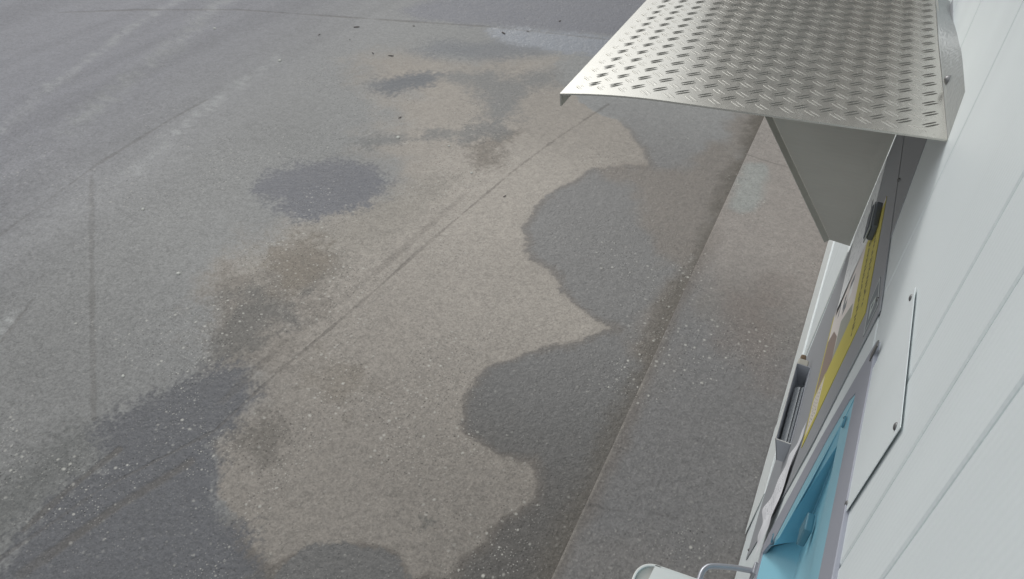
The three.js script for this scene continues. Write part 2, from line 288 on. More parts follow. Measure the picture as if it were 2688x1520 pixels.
function groundMaps(x0, z0, w, h, W, H, pave, skip) {
  const col = new Uint8Array(W * H * 4), rel = new Uint8Array(W * H * 4), W2 = W / 2 + 1, H2 = H / 2 + 1, S = new Float32Array(W2 * H2 * 8);
  const out1 = (x, z, m) => skip && x > skip[0] + m && x < skip[1] - m && z > skip[2] + m && z < skip[3] - m;
  for (let j = 0; j < H2; j++) for (let i = 0; i < W2; i++) {
    const x = x0 + (i / (W2 - 1)) * w, z = z0 + (j / (H2 - 1)) * h; if (out1(x, z, 0.06)) continue;
    stains(x, z, pave); for (let c = 0; c < 8; c++) S[(j * W2 + i) * 8 + c] = base[c];
  }
  const b = new Float32Array(8);
  for (let j = 0; j < H; j++) for (let i = 0; i < W; i++) {
    const x = x0 + ((i + 0.5) / W) * w, z = z0 + ((j + 0.5) / H) * h; if (out1(x, z, 0.04)) continue;
    const u = (i + 0.5) / 2, v = (j + 0.5) / 2, iu = u | 0, iv = v | 0, fu = u - iu, fv = v - iv, p = (iv * W2 + iu) * 8, q = p + W2 * 8;
    for (let c = 0; c < 8; c++) b[c] = (S[p + c] * (1 - fu) + S[p + 8 + c] * fu) * (1 - fv) + (S[q + c] * (1 - fu) + S[q + 8 + c] * fu) * fv;
    grain(x, z, pave, sstep(-5.5, -2.0, z - 0.25 * Math.abs(x + 1)), b);
    const k = (j * W + i) * 4;
    for (let c = 0; c < 3; c++) col[k + c] = SRGB8[Math.min(4096, (out[c] * ALB * 4096) | 0)];
    rel[k] = 255 * Math.min(1, Math.max(0, 0.15 + 0.4 * out[3])); rel[k + 1] = 255 * out[4]; rel[k + 2] = 0;
    col[k + 3] = rel[k + 3] = 255;
  }
  const tx = (d, s) => { const t = new THREE.DataTexture(d, W, H); t.magFilter = t.minFilter = THREE.LinearFilter; if (s) t.colorSpace = THREE.SRGBColorSpace; t.needsUpdate = true; return t; };
  const r = tx(rel, false);
  return new THREE.MeshStandardMaterial({ map: tx(col, true), bumpMap: r, bumpScale: 0.009, roughnessMap: r, roughness: 1, metalness: 0 });
}
const ALB = 1.0;
function sheet(x0, z0, x1, z1, m0, m1, m2, m3, y = 0) {          // a level rectangle; uv runs 0..1 over the map's own rectangle
  const u = (x) => (x - m0) / m2, v = (z) => (z - m1) / m3, g = new THREE.BufferGeometry();
  g.setAttribute('position', new THREE.Float32BufferAttribute([x0, y, z0, x0, y, z1, x1, y, z1, x1, y, z0], 3));
  g.setAttribute('normal', new THREE.Float32BufferAttribute([0, 1, 0, 0, 1, 0, 0, 1, 0, 0, 1, 0], 3));
  g.setAttribute('uv', new THREE.Float32BufferAttribute([u(x0), v(z0), u(x0), v(z1), u(x1), v(z1), u(x1), v(z0)], 2));
  g.setIndex([0, 1, 2, 0, 2, 3]); return g;
}
{
  const g = new THREE.Group(); structure(g, 'ground'); g.userData.label = 'grey asphalt yard with beige dry and dark damp patches';
  const add = (geo, mat) => { const m = new THREE.Mesh(geo, mat); m.name = 'asphalt'; m.receiveShadow = true; g.add(m); };
  const nx0 = -3.7, nx1 = -0.44, nz0 = -3.8, nz1 = -0.54, fx0 = -7.6, fx1 = 0.8, fz0 = -8.9, fz1 = -0.5, R = 160;
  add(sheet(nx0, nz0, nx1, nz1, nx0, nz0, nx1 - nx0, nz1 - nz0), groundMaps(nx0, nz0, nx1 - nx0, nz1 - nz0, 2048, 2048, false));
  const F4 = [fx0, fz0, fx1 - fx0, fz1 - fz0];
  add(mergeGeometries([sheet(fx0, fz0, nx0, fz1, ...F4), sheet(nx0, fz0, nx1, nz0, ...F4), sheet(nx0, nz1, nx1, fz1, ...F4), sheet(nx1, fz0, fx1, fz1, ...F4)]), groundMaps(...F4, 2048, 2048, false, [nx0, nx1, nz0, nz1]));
  const plain = strip(THREE.RepeatWrapping, 256, 256, (i, j) => { const n = 118 + 26 * (hash(i, j, 3) - 0.5) + 14 * (hash(i >> 3, j >> 3, 4) - 0.5); return [n, n, n]; }, true);
  add(mergeGeometries([sheet(-R, -R, R, fz0, 0, 0, 2, 2), sheet(-R, fz1, R, R, 0, 0, 2, 2), sheet(-R, fz0, fx0, fz1, 0, 0, 2, 2), sheet(fx1, fz0, R, fz1, 0, 0, 2, 2)]), new THREE.MeshStandardMaterial({ map: plain, roughness: 0.9 }));
  // the strip of paving at the foot of the building, a little proud of the yard
  const px0 = -0.438, px1 = 0.3, pz0 = -7.2, pz1 = -0.4, pm = groundMaps(px0, pz0, px1 - px0, pz1 - pz0, 512, 2048, true);
  const pg = sheet(px0, pz0, px1, pz1, px0, pz0, px1 - px0, pz1 - pz0, 0.006);
  const lip = new THREE.BufferGeometry();
  lip.setAttribute('position', new THREE.Float32BufferAttribute([px0, 0.006, pz0, px0 - 0.006, -0.002, pz0, px0 - 0.006, -0.002, pz1, px0, 0.006, pz1], 3));
  lip.setAttribute('uv', new THREE.Float32BufferAttribute([0, 0, 0.01, 0, 0.01, 1, 0, 1], 2)); lip.setIndex([0, 1, 2, 0, 2, 3]); lip.computeVertexNormals();
  const pv = new THREE.Mesh(mergeGeometries([pg, lip]), pm); pv.receiveShadow = true; structure(pv, 'pavement');
  pv.userData.label = 'narrow grey paved strip along the foot of the white wall';
}

// ---------------------------------------------------------------- materials
const metalNoise = strip(THREE.RepeatWrapping, 256, 256, (i, j) => {
  const n = 0.5 * noise(i / 6, j / 40, 301) + 0.3 * hash(i, j, 302) + 0.2 * noise(i / 30, j / 30, 303);
  return [255 * n, 255 * (0.78 + 0.22 * n), 255];
}, false);
metalNoise.repeat.set(3, 3);
const hammered = strip(THREE.RepeatWrapping, 128, 128, (i, j) => { const n = 255 * (0.7 * noise(i / 6, j / 3, 331) + 0.3 * noise(i / 2, j / 2, 332)); return [n, n, n]; }, false);
hammered.repeat.set(4, 4);
const wallRelief = strip(THREE.RepeatWrapping, 256, 64, (i, j) => { const s = 0.5 + 0.5 * Math.sin((i / 256) * Math.PI * 2 * 16); const n = 0.85 * s + 0.15 * hash(i, j, 311); return [255 * n, 255 * n, 255 * n]; }, false);
wallRelief.repeat.set(5, 5);                                        // a flute every 12.5 mm
const wallTone = strip(THREE.RepeatWrapping, 512, 512, (i, j) => {
  const n = 0.93 + 0.05 * noise(i / 40, j / 90, 321) + 0.02 * hash(i, j, 322) - 0.05 * Math.max(0, noise(i / 9, j / 140, 323) - 0.72);
  return [enc(0.77 * n), enc(0.82 * n), enc(0.825 * n)];
}, true);
const sheetTone = strip(THREE.RepeatWrapping, 256, 256, (i, j) => {
  const n = 0.86 + 0.22 * fbm(i / 40, j / 40, 341, 4) + 0.05 * hash(i, j, 342) - 0.25 * Math.max(0, noise(i / 5, j / 60, 343) - 0.78);
  return [enc(0.58 * n), enc(0.57 * n), enc(0.52 * n)];
}, true);
sheetTone.repeat.set(1.2, 1.2);
wallTone.repeat.set(0.7, 0.7);
const std = (c, rough, metal = 0, o = {}) => new THREE.MeshStandardMaterial({ color: new THREE.Color().setRGB(...c), roughness: rough, metalness: metal, ...o });
const M = {
  wall: new THREE.MeshStandardMaterial({ map: wallTone, bumpMap: wallRelief, bumpScale: 0.0002, roughness: 0.5 }),
  white: std([0.74, 0.77, 0.76], 0.5), cover: new THREE.MeshStandardMaterial({ map: wallTone, roughness: 0.45 }),
  core: std([0.3, 0.3, 0.3], 0.9),
  plate: std([0.60, 0.585, 0.535], 0.29, 0.84, { roughnessMap: metalNoise }),
  bar: std([0.56, 0.545, 0.50], 0.33, 0.84), barShaded: std([0.16, 0.155, 0.142], 0.6, 0.3),  // second bar colour is dark to paint the shaded flank of the bars
  sheet: new THREE.MeshStandardMaterial({ map: sheetTone, roughness: 0.55, metalness: 0.2 }),
  screw: std([0.2, 0.2, 0.2], 0.4, 0.8),
  board: std([0.33, 0.34, 0.36], 0.55), frame: std([0.34, 0.35, 0.40], 0.5),
  steel: std([0.5, 0.52, 0.56], 0.45, 0.2), steelDark: std([0.42, 0.44, 0.47], 0.5, 0.2), glassy: std([0.34, 0.36, 0.38], 0.4, 0.1),
  flange: std([0.30, 0.315, 0.315], 0.5, 0.4, { bumpMap: hammered, bumpScale: 0.002 }), device: std([0.12, 0.135, 0.155], 0.5), deviceRim: std([0.4, 0.43, 0.45], 0.4),
  blue: new THREE.MeshPhysicalMaterial({ color: new THREE.Color().setRGB(0.28, 0.61, 0.74), roughness: 0.35, clearcoat: 0.3, clearcoatRoughness: 0.3 }),
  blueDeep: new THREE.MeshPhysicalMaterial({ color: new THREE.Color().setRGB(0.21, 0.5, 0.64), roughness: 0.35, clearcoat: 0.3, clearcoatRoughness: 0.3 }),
  blueDark: std([0.07, 0.2, 0.27], 0.4),
  plastic: std([0.5, 0.5, 0.465], 0.5), rim: std([0.74, 0.74, 0.71], 0.4), tube: std([0.42, 0.43, 0.47], 0.35, 0.5),
  paper: std([0.74, 0.74, 0.75], 0.85, 0, { side: THREE.DoubleSide }),
  scrap: std([0.09, 0.08, 0.075], 0.9), pebble: std([0.5, 0.5, 0.46], 0.85), block: std([0.5, 0.48, 0.42], 0.9), rust: std([0.2, 0.14, 0.09], 0.9),
};
function print(w, h, draw) {
  const c = document.createElement('canvas'); c.width = w; c.height = h; draw(c.getContext('2d'), w, h);
  const t = new THREE.CanvasTexture(c); t.colorSpace = THREE.SRGBColorSpace; return new THREE.MeshStandardMaterial({ map: t, roughness: 0.6 });
}
// a printed sheet on the wall plane: corners (z, y) far-bottom, near-bottom, near-top, far-top
function printed(c, front, t) {
  const P = c.map(([z, y]) => [front, y, z]), g = slab(P[0], P[1], P[2], P[3], t);
  const uv = g.getAttribute('uv'); [[0, 0], [1, 0], [1, 1], [0, 0], [1, 1], [0, 1]].forEach((p, i) => uv.setXY(i, ...p));
  for (let i = 6; i < uv.count; i++) uv.setXY(i, 0.004, 0.004);
  return g;
}

// ---------------------------------------------------------------- the white metal building: wall panels, body, base trim
const WX = 0.215;
{
  const b = thing('metal_building', 'white metal-clad building whose panelled wall fills the right side', 'building', [WX, 0, -2]);
  const top = 3.7, edges = [1.6, 1.1, 0.62, 0.12, -0.25, -0.587, -0.742, -0.925, -1.45, -1.965, -2.46, -2.69, -3.2, -3.7, -4.2, -4.7, -5.2, -5.7, -6.2, -6.7, -7.2];
  for (let k = 0; k < edges.length - 1; k++) {
    const za = edges[k], zb = edges[k + 1], sharp = k === 5, g = sharp ? 0.0006 : 0.001, bev = 0.006, fr = zb < -1.97 ? WX - 0.0008 : WX;
    const put = (y0, y1) => part('panel', wallPlate([[zb + g, y0], [za - g, y0], [za - g, y1], [zb + g, y1]], fr, 0.012, bev), M.wall, b);
    if (za <= -0.25 && zb >= -1.45) { put(0.012, 0.86); put(1.85, top); } else put(0.012, top);
  }
  part('panel', wallPlate([[-1.449, 0.868], [-1.43, 0.868], [-1.232, 1.842], [-1.449, 1.842]], WX, 0.012, 0.004), M.wall, b);
  const c = [box(WX + 0.014, 0, -7.2, 2.8, top - 0.01, -1.462), box(WX + 0.014, 0, -0.25, 2.8, top - 0.01, 1.6), box(WX + 0.014, 0, -1.46, 2.8, 0.85, -0.252), box(WX + 0.014, 1.86, -1.46, 2.8, top - 0.01, -0.252), box(0.42, 0.852, -1.46, 2.8, 1.858, -0.252)];
  part('wall_core', mergeGeometries(c), M.core, b);
  part('roof_edge', rbox(WX - 0.02, top + 0.002, -7.25, 2.9, top + 0.06, 1.65, 0.01), M.white, b);
  part('base_trim', wallPlate([[-7.2, 0.008], [-2.66, 0.008], [-2.66, 0.36], [-7.2, 0.36]], WX - 0.008, 0.007, 0.002), M.white, b);
  part('corner_strip', wallPlate([[-2.655, 0.008], [-2.615, 0.008], [-2.615, 1.08], [-2.655, 1.08]], WX - 0.006, 0.005, 0.002), M.white, b);
  part('drip_strip', slab([WX - 0.001, 0.335, -1.985], [WX - 0.006, 0.012, -1.995], [WX - 0.006, 0.012, -2.60], [WX - 0.001, 0.335, -2.60], 0.003), M.white, b, b, 'loose white strip standing slightly off the wall foot');
}

{
  const b = thing('added_plaster_building', 'added grey plaster building across the yard, out of the frame, blocking low sky light', 'building', [-17, 0, -6]);
  part('wall', box(-27, 0, -26, -17, 4.8, 18), std([0.5, 0.49, 0.46], 0.9), b);  // unseen block added to keep low sky light from under the canopy
  part('roof', box(-27.3, 4.802, -26.3, -16.7, 5.0, 18.3), std([0.1, 0.1, 0.1], 0.8), b);
  for (let k = 0; k < 8; k++) part('window', box(-17, 2.4, -23 + 5 * k, -16.96, 4, -21.2 + 5 * k), std([0.05, 0.06, 0.07], 0.15), b);
}
// ---------------------------------------------------------------- an added, unseen dark building that darkens the reflection in the canopy
{
  const b = thing('added_brick_building', 'added dark brick building at the end of the yard, out of the frame, darkening the canopy reflection', 'building', [3, 0, -17]);
  part('wall', box(-4, 0, -25, 12, 8.5, -17), std([0.11, 0.09, 0.075], 0.9), b);
  part('roof', box(-4.3, 8.502, -25.3, 12.3, 8.75, -16.7), std([0.08, 0.08, 0.085], 0.8), b);
  for (let k = 0; k < 4; k++) part('window', box(-2.8 + 3.6 * k, 4.2, -17.0, -1.2 + 3.6 * k, 5.8, -16.96), std([0.05, 0.06, 0.07], 0.15), b);
}

// ---------------------------------------------------------------- the tread-plate canopy with its side cheek
{
  const A = new THREE.Vector3(0.2145, 2.179, -1.553), B = new THREE.Vector3(-0.571, 2.112, -1.51);
  const e = B.clone().sub(A), L = e.length(); e.normalize();
  const d = new THREE.Vector3(-0.055, -0.108, -0.993); d.addScaledVector(e, -d.dot(e)).normalize();
  const n = new THREE.Vector3().crossVectors(e, d).normalize(); if (n.y < 0) n.negate();
  const droop = (u) => -0.30 * Math.max(0, u - 0.55) ** 2;                  // free edge bent down, a shape added to catch the bright sky highlight
  const V = 1.13, P = (u, v, h = 0) => A.clone().addScaledVector(e, u).addScaledVector(d, v).addScaledVector(n, h + droop(u)).toArray();
  const c = thing('canopy', 'steel tread-plate canopy sticking out from the white wall', 'canopy', A.toArray());
  const skin = [], us = [0, 0.2, 0.4, 0.55, 0.58, 0.61, 0.64, 0.67, 0.70, 0.73, 0.76, L], pos = [], uvs = [], idx = [];
  us.forEach((u, i) => { for (const [v, h] of [[0, 0], [V, 0], [V, -0.004], [0, -0.004]]) { pos.push(...P(u, v, h)); uvs.push(u, v); } });
  for (let i = 0; i < us.length - 1; i++) for (let k = 0; k < 4; k++) { const p = i * 4 + k, q = i * 4 + (k + 1) % 4; idx.push(p, p + 4, q, q, p + 4, q + 4); }
  const last = (us.length - 1) * 4; idx.push(0, 1, 2, 0, 2, 3, last, last + 2, last + 1, last, last + 3, last + 2);
  let pg = new THREE.BufferGeometry(); pg.setAttribute('position', new THREE.Float32BufferAttribute(pos, 3)); pg.setAttribute('uv', new THREE.Float32BufferAttribute(uvs, 2)); pg.setIndex(idx);
  const plate = part('roof_plate', toCreasedNormals(pg, 0.5), M.plate, c);
  // raised bars in pairs, turned by a quarter from one to the next, one direction in painted shade
  const cap = new THREE.SphereGeometry(1, 10, 4, 0, Math.PI * 2, 0, Math.PI / 2);
  const pairGeo = (ang, hgt, wid) => { const ca = Math.cos(ang), sa = Math.sin(ang), g = [];
    for (const s of [-1, 1]) {
      const q = cap.clone().scale(0.0185, hgt, wid).translate(-0.0016 * s, 0, 0.005 * s).rotateY(-ang);
      q.applyMatrix4(new THREE.Matrix4().makeBasis(e, n, d)); g.push(q);
    } return mergeGeometries(g); };
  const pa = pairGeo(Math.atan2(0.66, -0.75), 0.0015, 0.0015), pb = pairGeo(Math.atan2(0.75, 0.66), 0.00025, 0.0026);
  const spots = [];
  for (let j = -1; j < 20; j++) for (let i = -1; i < 17; i++) for (const k of [0, 1]) {
    const u = 0.079 + (i - 1) * 0.0497 + (k ? 0.0249 : 0), v = 0.0635 + j * 0.0572 + (k ? 0.0286 : 0) + 0.004 * Math.sin(i * 0.5);
    if (u < 0.018 || u > L - 0.018 || v < 0.016 || v > V - 0.016) continue;
    spots.push([v + (k ? 0.4 : 0), u, v, k]);
  }
  spots.sort((a, b) => a[0] - b[0]);
  const rest = [[], []];
  spots.forEach(([, u, v, k], i) => {
    const p = new THREE.Vector3(...P(u, v, 0.0001)).sub(A);
    if (i < 300) { const m = new THREE.Mesh(k ? pb : pa, k ? M.bar : M.barShaded); m.name = 'raised_bar'; m.position.copy(p); m.castShadow = m.receiveShadow = true; plate.add(m); }
    else rest[k].push((k ? pb : pa).clone().translate(p.x, p.y, p.z));
  });
  rest.forEach((r, k) => { const rm = new THREE.Mesh(mergeGeometries(r), k ? M.bar : M.barShaded); rm.name = 'raised_bar'; rm.userData.kind = 'stuff'; rm.castShadow = rm.receiveShadow = true; plate.add(rm); });
  // turned-up edge along the wall, a twisted strip between the bend and the wall
  const curve = (p) => new THREE.CatmullRomCurve3(p.map((q) => new THREE.Vector3(...q)));
  const bend = curve([[0.2148, 2.179, -1.553], [0.198, 2.146, -1.864], [0.184, 2.12, -2.106], [0.163, 2.074, -2.525], [0.152, 2.052, -2.68]]);
  const up = curve([[0.2149, 2.252, -1.612], [0.2149, 2.2, -1.9], [0.2149, 2.15, -2.12], [0.2149, 2.055, -2.5], [0.2149, 2.02, -2.68]]);
  const fp = [], fu = [], fi = [], NF = 28;
  for (let i = 0; i <= NF; i++) for (let j = 0; j <= 6; j++) {
    const s = j / 6, p = bend.getPoint(i / NF).lerp(up.getPoint(i / NF), s);
    fp.push(p.x - 0.004 * Math.sin(s * Math.PI) * Math.min(1, i / 4), p.y + 0.0006, p.z); fu.push(i / NF, s * 0.08);
    if (i < NF && j < 6) { const k = i * 7 + j; fi.push(k, k + 7, k + 1, k + 1, k + 7, k + 8); }
  }
  const fg = new THREE.BufferGeometry(); fg.setAttribute('position', new THREE.Float32BufferAttribute(fp, 3)); fg.setAttribute('uv', new THREE.Float32BufferAttribute(fu, 2)); fg.setIndex(fi); fg.computeVertexNormals();
  M.flange.side = THREE.DoubleSide;
  part('wall_flange', fg, M.flange, c);
  part('outer_lip', slab(P(L - 0.003, 0, -0.0045), P(L - 0.005, 0, -0.03), P(L - 0.005, V, -0.03), P(L - 0.003, V, -0.0045), 0.003), M.plate, c);
  const bolt = new THREE.SphereGeometry(0.011, 14, 8, 0, Math.PI * 2, 0, Math.PI / 2).rotateZ(Math.PI / 2.3).translate(0.204, 2.172, -1.822);
  part('bolt', bolt, M.screw, c);
  // the side cheek under the far end
  const zc = -2.632;
  const cheek = part('side_panel', slab([0.136, 1.10, zc], [0.209, 1.097, zc], [0.2115, 2.03, zc], [-0.52, 1.985, zc], 0.003), M.sheet, c);
  part('side_panel_lip', slab([0.136, 1.10, zc + 0.002], [-0.52, 1.985, zc + 0.002], [-0.535, 1.985, zc + 0.026], [0.121, 1.10, zc + 0.026], 0.002), M.sheet, c, cheek);
}

// ---------------------------------------------------------------- the grey board and what is fixed to it
{
  const b = thing('notice_board', 'grey board on the white wall carrying signs, below the canopy', 'board', [0.211, 0.335, -1.7]);
  part('back_panel', wallPlate([[-1.388, 1.862], [-1.42, 1.57], [-1.44, 1.352], [-1.491, 1.073], [-1.679, 0.332], [-1.896, 0.352], [-2.096, 0.455], [-2.528, 0.54], [-2.60, 1.2], [-2.612, 1.70]], 0.211, 0.0022, 0.0006), M.board, b);
  part('upper_panel', wallPlate([[-1.70, 1.80], [-1.86, 2.03], [-1.93, 2.16], [-2.62, 2.05], [-2.62, 1.66]], 0.2128, 0.002, 0.0004), M.board, b);
  for (const [z, y] of [[-1.46, 1.83], [-1.70, 0.37], [-2.0, 1.80]]) part('screw', new THREE.SphereGeometry(0.006, 10, 6, 0, Math.PI * 2, 0, Math.PI / 2).rotateZ(Math.PI / 2).translate(0.2112, y, z), M.screw, b);
}
{
  const s = thing('yellow_sign', 'yellow-framed sign with a brownish picture on the grey board', 'sign', [0.2095, 1.145, -1.85]);
  const mat = print(512, 512, (g, w, h) => {                         // left = far, right = near the camera
    g.fillStyle = '#e2dbd6'; g.fillRect(0, 0, w, h);
    g.fillStyle = '#96857c'; g.beginPath(); g.moveTo(120, 500); g.lineTo(352, 500); g.lineTo(352, 330); g.lineTo(250, 340); g.lineTo(150, 420); g.fill();
    g.fillStyle = '#a3a59c'; g.beginPath(); g.moveTo(200, 330); g.lineTo(352, 330); g.lineTo(352, 175); g.lineTo(270, 190); g.fill();
    g.fillStyle = '#7c8084'; g.fillRect(60, 250, 34, 46); g.fillRect(70, 330, 60, 22); g.fillRect(128, 300, 40, 40); g.fillRect(30, 400, 70, 16);
    g.fillStyle = '#f0f0ee'; g.fillRect(96, 250, 60, 40); g.fillRect(60, 360, 60, 26);
    g.fillStyle = '#c9bd5c'; g.fillRect(20, 0, 492, 168); g.fillRect(352, 0, 160, 390); g.fillRect(0, 494, 512, 18); g.fillRect(488, 380, 24, 132); g.fillRect(340, 390, 14, 110);
    g.fillStyle = '#d9d2c8'; g.fillRect(356, 392, 130, 100);
    g.strokeStyle = '#57522e'; g.lineWidth = 6;                         // lines of lettering too small to read
    for (const [y, x0, x1] of [[52, 60, 430], [112, 40, 470]]) for (let x = x0; x < x1; x += 17) { g.beginPath(); g.moveTo(x, y + 14 * rnd()); g.lineTo(x + 6 + 5 * rnd(), y - 12 * rnd()); g.lineTo(x + 11, y + 12 * rnd()); g.stroke(); }
    g.strokeStyle = '#6a6464'; g.lineWidth = 4; for (const y of [420, 448, 472]) for (let x = 366; x < 470; x += 12) { g.beginPath(); g.moveTo(x, y); g.lineTo(x + 7, y - 8 + 9 * rnd()); g.stroke(); }
  });
  part('panel', printed([[-2.15, 1.145], [-1.572, 1.150], [-1.548, 1.712], [-2.12, 1.668]], 0.2092, 0.0016), mat, s);
}
{
  const s = thing('white_poster', 'white poster beside the side cheek at the far end of the board', 'poster', [0.2095, 1.2, -2.4]);
  const mat = print(512, 512, (g, w, h) => {
    g.fillStyle = '#f2f4f4'; g.fillRect(0, 0, w, h); g.fillStyle = '#a9adb0';
    for (let y = 60; y < 470; y += 44) for (let x = 40; x < 440 - (y % 3) * 60; x += 26) if (rnd() > 0.45) g.fillRect(x, y, 16, 7);
    g.fillStyle = '#5d6266'; g.beginPath(); g.moveTo(150, 110); g.lineTo(330, 60); g.lineTo(330, 84); g.lineTo(150, 140); g.fill();
  });
  part('sheet', printed([[-2.60, 1.17], [-2.10, 1.195], [-2.13, 1.485], [-2.60, 1.515]], 0.2092, 0.0016), mat, s);
}
{
  const s = thing('small_sticker', 'small white-outlined sticker at the near top corner of the grey board', 'sticker', [0.2095, 1.73, -1.5]);
  const mat = print(256, 160, (g, w, h) => {
    g.fillStyle = '#80868a'; g.fillRect(0, 0, w, h); g.strokeStyle = '#d0d6d4'; g.lineWidth = 9; g.strokeRect(6, 6, w - 12, h - 12);
    g.fillStyle = '#c6cecb'; g.beginPath(); g.moveTo(70, 120); g.lineTo(120, 34); g.lineTo(150, 60); g.lineTo(190, 120); g.fill(); g.fillStyle = '#6c7478'; g.fillRect(104, 76, 30, 30);
  });
  part('sheet', printed([[-1.555, 1.732], [-1.427, 1.745], [-1.43, 1.842], [-1.57, 1.806]], 0.2098, 0.001), mat, s);
}
{
  const d = thing('card_reader', 'dark hooded card reader box on the grey board under the canopy', 'card reader', [0.21, 1.58, -2.1]);
  part('hood', rbox(0.192, 1.585, -2.13, 0.2105, 1.64, -2.005, 0.006), M.device, d);
  part('front_rim', rbox(0.188, 1.575, -2.133, 0.1915, 1.634, -2.002, 0.0015), M.deviceRim, d);
  part('front_face', rbox(0.1855, 1.582, -2.124, 0.1878, 1.628, -2.012, 0.001), M.device, d);
}
{
  const t = thing('steel_tray', 'open steel tray hanging on the lower part of the grey board', 'tray', [0.21, 0.74, -2.01]);
  const z0 = -2.205, z1 = -1.83, yt = 0.845, yb = 0.745, xi = 0.2105, xo = 0.1595, xb = 0.187, w = 0.002;
  part('front', slab([xo, yt, z0], [xb, yb, z0], [xb, yb, z1], [xo, yt, z1], w), M.steel, t);
  part('back', box(xi - w, yb, z0 + w, xi, yt, z1 - w), M.steel, t);
  part('bottom', box(xb + w, yb, z0 + w, xi - w, yb + w, z1 - w), M.steelDark, t);
  const end = () => wallEnd([[xi, yb], [xb, yb], [xo, yt], [xi, yt]]);
  function wallEnd(p) { const s = new THREE.Shape(p.map((q) => new THREE.Vector2(...q))); return new THREE.ExtrudeGeometry(s, { depth: w, bevelEnabled: false }); }
  part('end', end().translate(0, 0, z1 - w), M.steel, t); part('end', end().translate(0, 0, z0), M.steel, t);
  part('rim', mergeGeometries([box(xo - 0.0015, yt, z0, xo + 0.0015, yt + 0.002, z1), box(xo, yt, z1 - 0.003, xi, yt + 0.002, z1)]), M.rim, t);
  part('end_bracket', rbox(0.163, 0.80, -2.24, 0.2, 0.842, -2.207, 0.005), M.block, t, t, 'worn pale end bracket');
  part('bolt_head', rbox(0.168, 0.805, -2.268, 0.188, 0.838, -2.242, 0.006), M.rust, t);
  part('insert', mergeGeometries([slab([0.178, yt - 0.03, z0 + 0.09], [0.178, yt - 0.03, z1 - 0.004], [0.196, yt - 0.02, z1 - 0.004], [0.194, yt - 0.02, z0 + 0.09], 0.004), slab([0.199, yt - 0.024, z0 + 0.09], [0.199, yt - 0.024, z1 - 0.004], [0.203, yt - 0.014, z1 - 0.004], [0.203, yt - 0.014, z0 + 0.09], 0.003)]), M.glassy, t);
}
{
  const f = thing('paper_flyer', 'creased white paper flyer curling off the near lower edge of the grey board', 'flyer', [0.205, 1.1, -1.6]);
  const nu = 10, nv = 24, pos = [], uv = [], idx = [];
  for (let j = 0; j <= nv; j++) for (let i = 0; i <= nu; i++) {
    const u = i / nu, v = j / nv;
    const wid = 0.035 + 0.13 * sstep(0, 0.5, v), y = 1.15 - 0.40 * v + 0.02 * Math.sin(u * 3 + 1);
    const z = -1.665 + 0.055 * v + wid * u + 0.012 * Math.sin(v * 9) * (1 - u);
    const lift = 0.003 + 0.017 * v * (1 - 0.55 * u) + 0.0035 * Math.sin(u * 12 + v * 7) * v + 0.002 * Math.sin(v * 21 + u * 4);
    pos.push(0.209 - lift, y, z); uv.push(u, 1 - v);
    if (i < nu && j < nv) { const a = j * (nu + 1) + i; idx.push(a, a + nu + 1, a + 1, a + 1, a + nu + 1, a + nu + 2); }
  }
  const g = new THREE.BufferGeometry(); g.setAttribute('position', new THREE.Float32BufferAttribute(pos, 3)); g.setAttribute('uv', new THREE.Float32BufferAttribute(uv, 2)); g.setIndex(idx); g.computeVertexNormals();
  const mat = print(256, 512, (c, w, h) => { c.fillStyle = '#e3e3e6'; c.fillRect(0, 0, w, h); c.strokeStyle = '#8b8d94'; c.lineWidth = 3;
    for (let y = 250; y < 480; y += 26) for (let x = 30; x < 150; x += 13) if (rnd() > 0.35) { c.beginPath(); c.moveTo(x, y); c.lineTo(x + 8, y - 6 + 12 * rnd()); c.stroke(); } });
  mat.side = THREE.DoubleSide; mat.roughness = 0.85;
  part('sheet', g, mat, f);
}

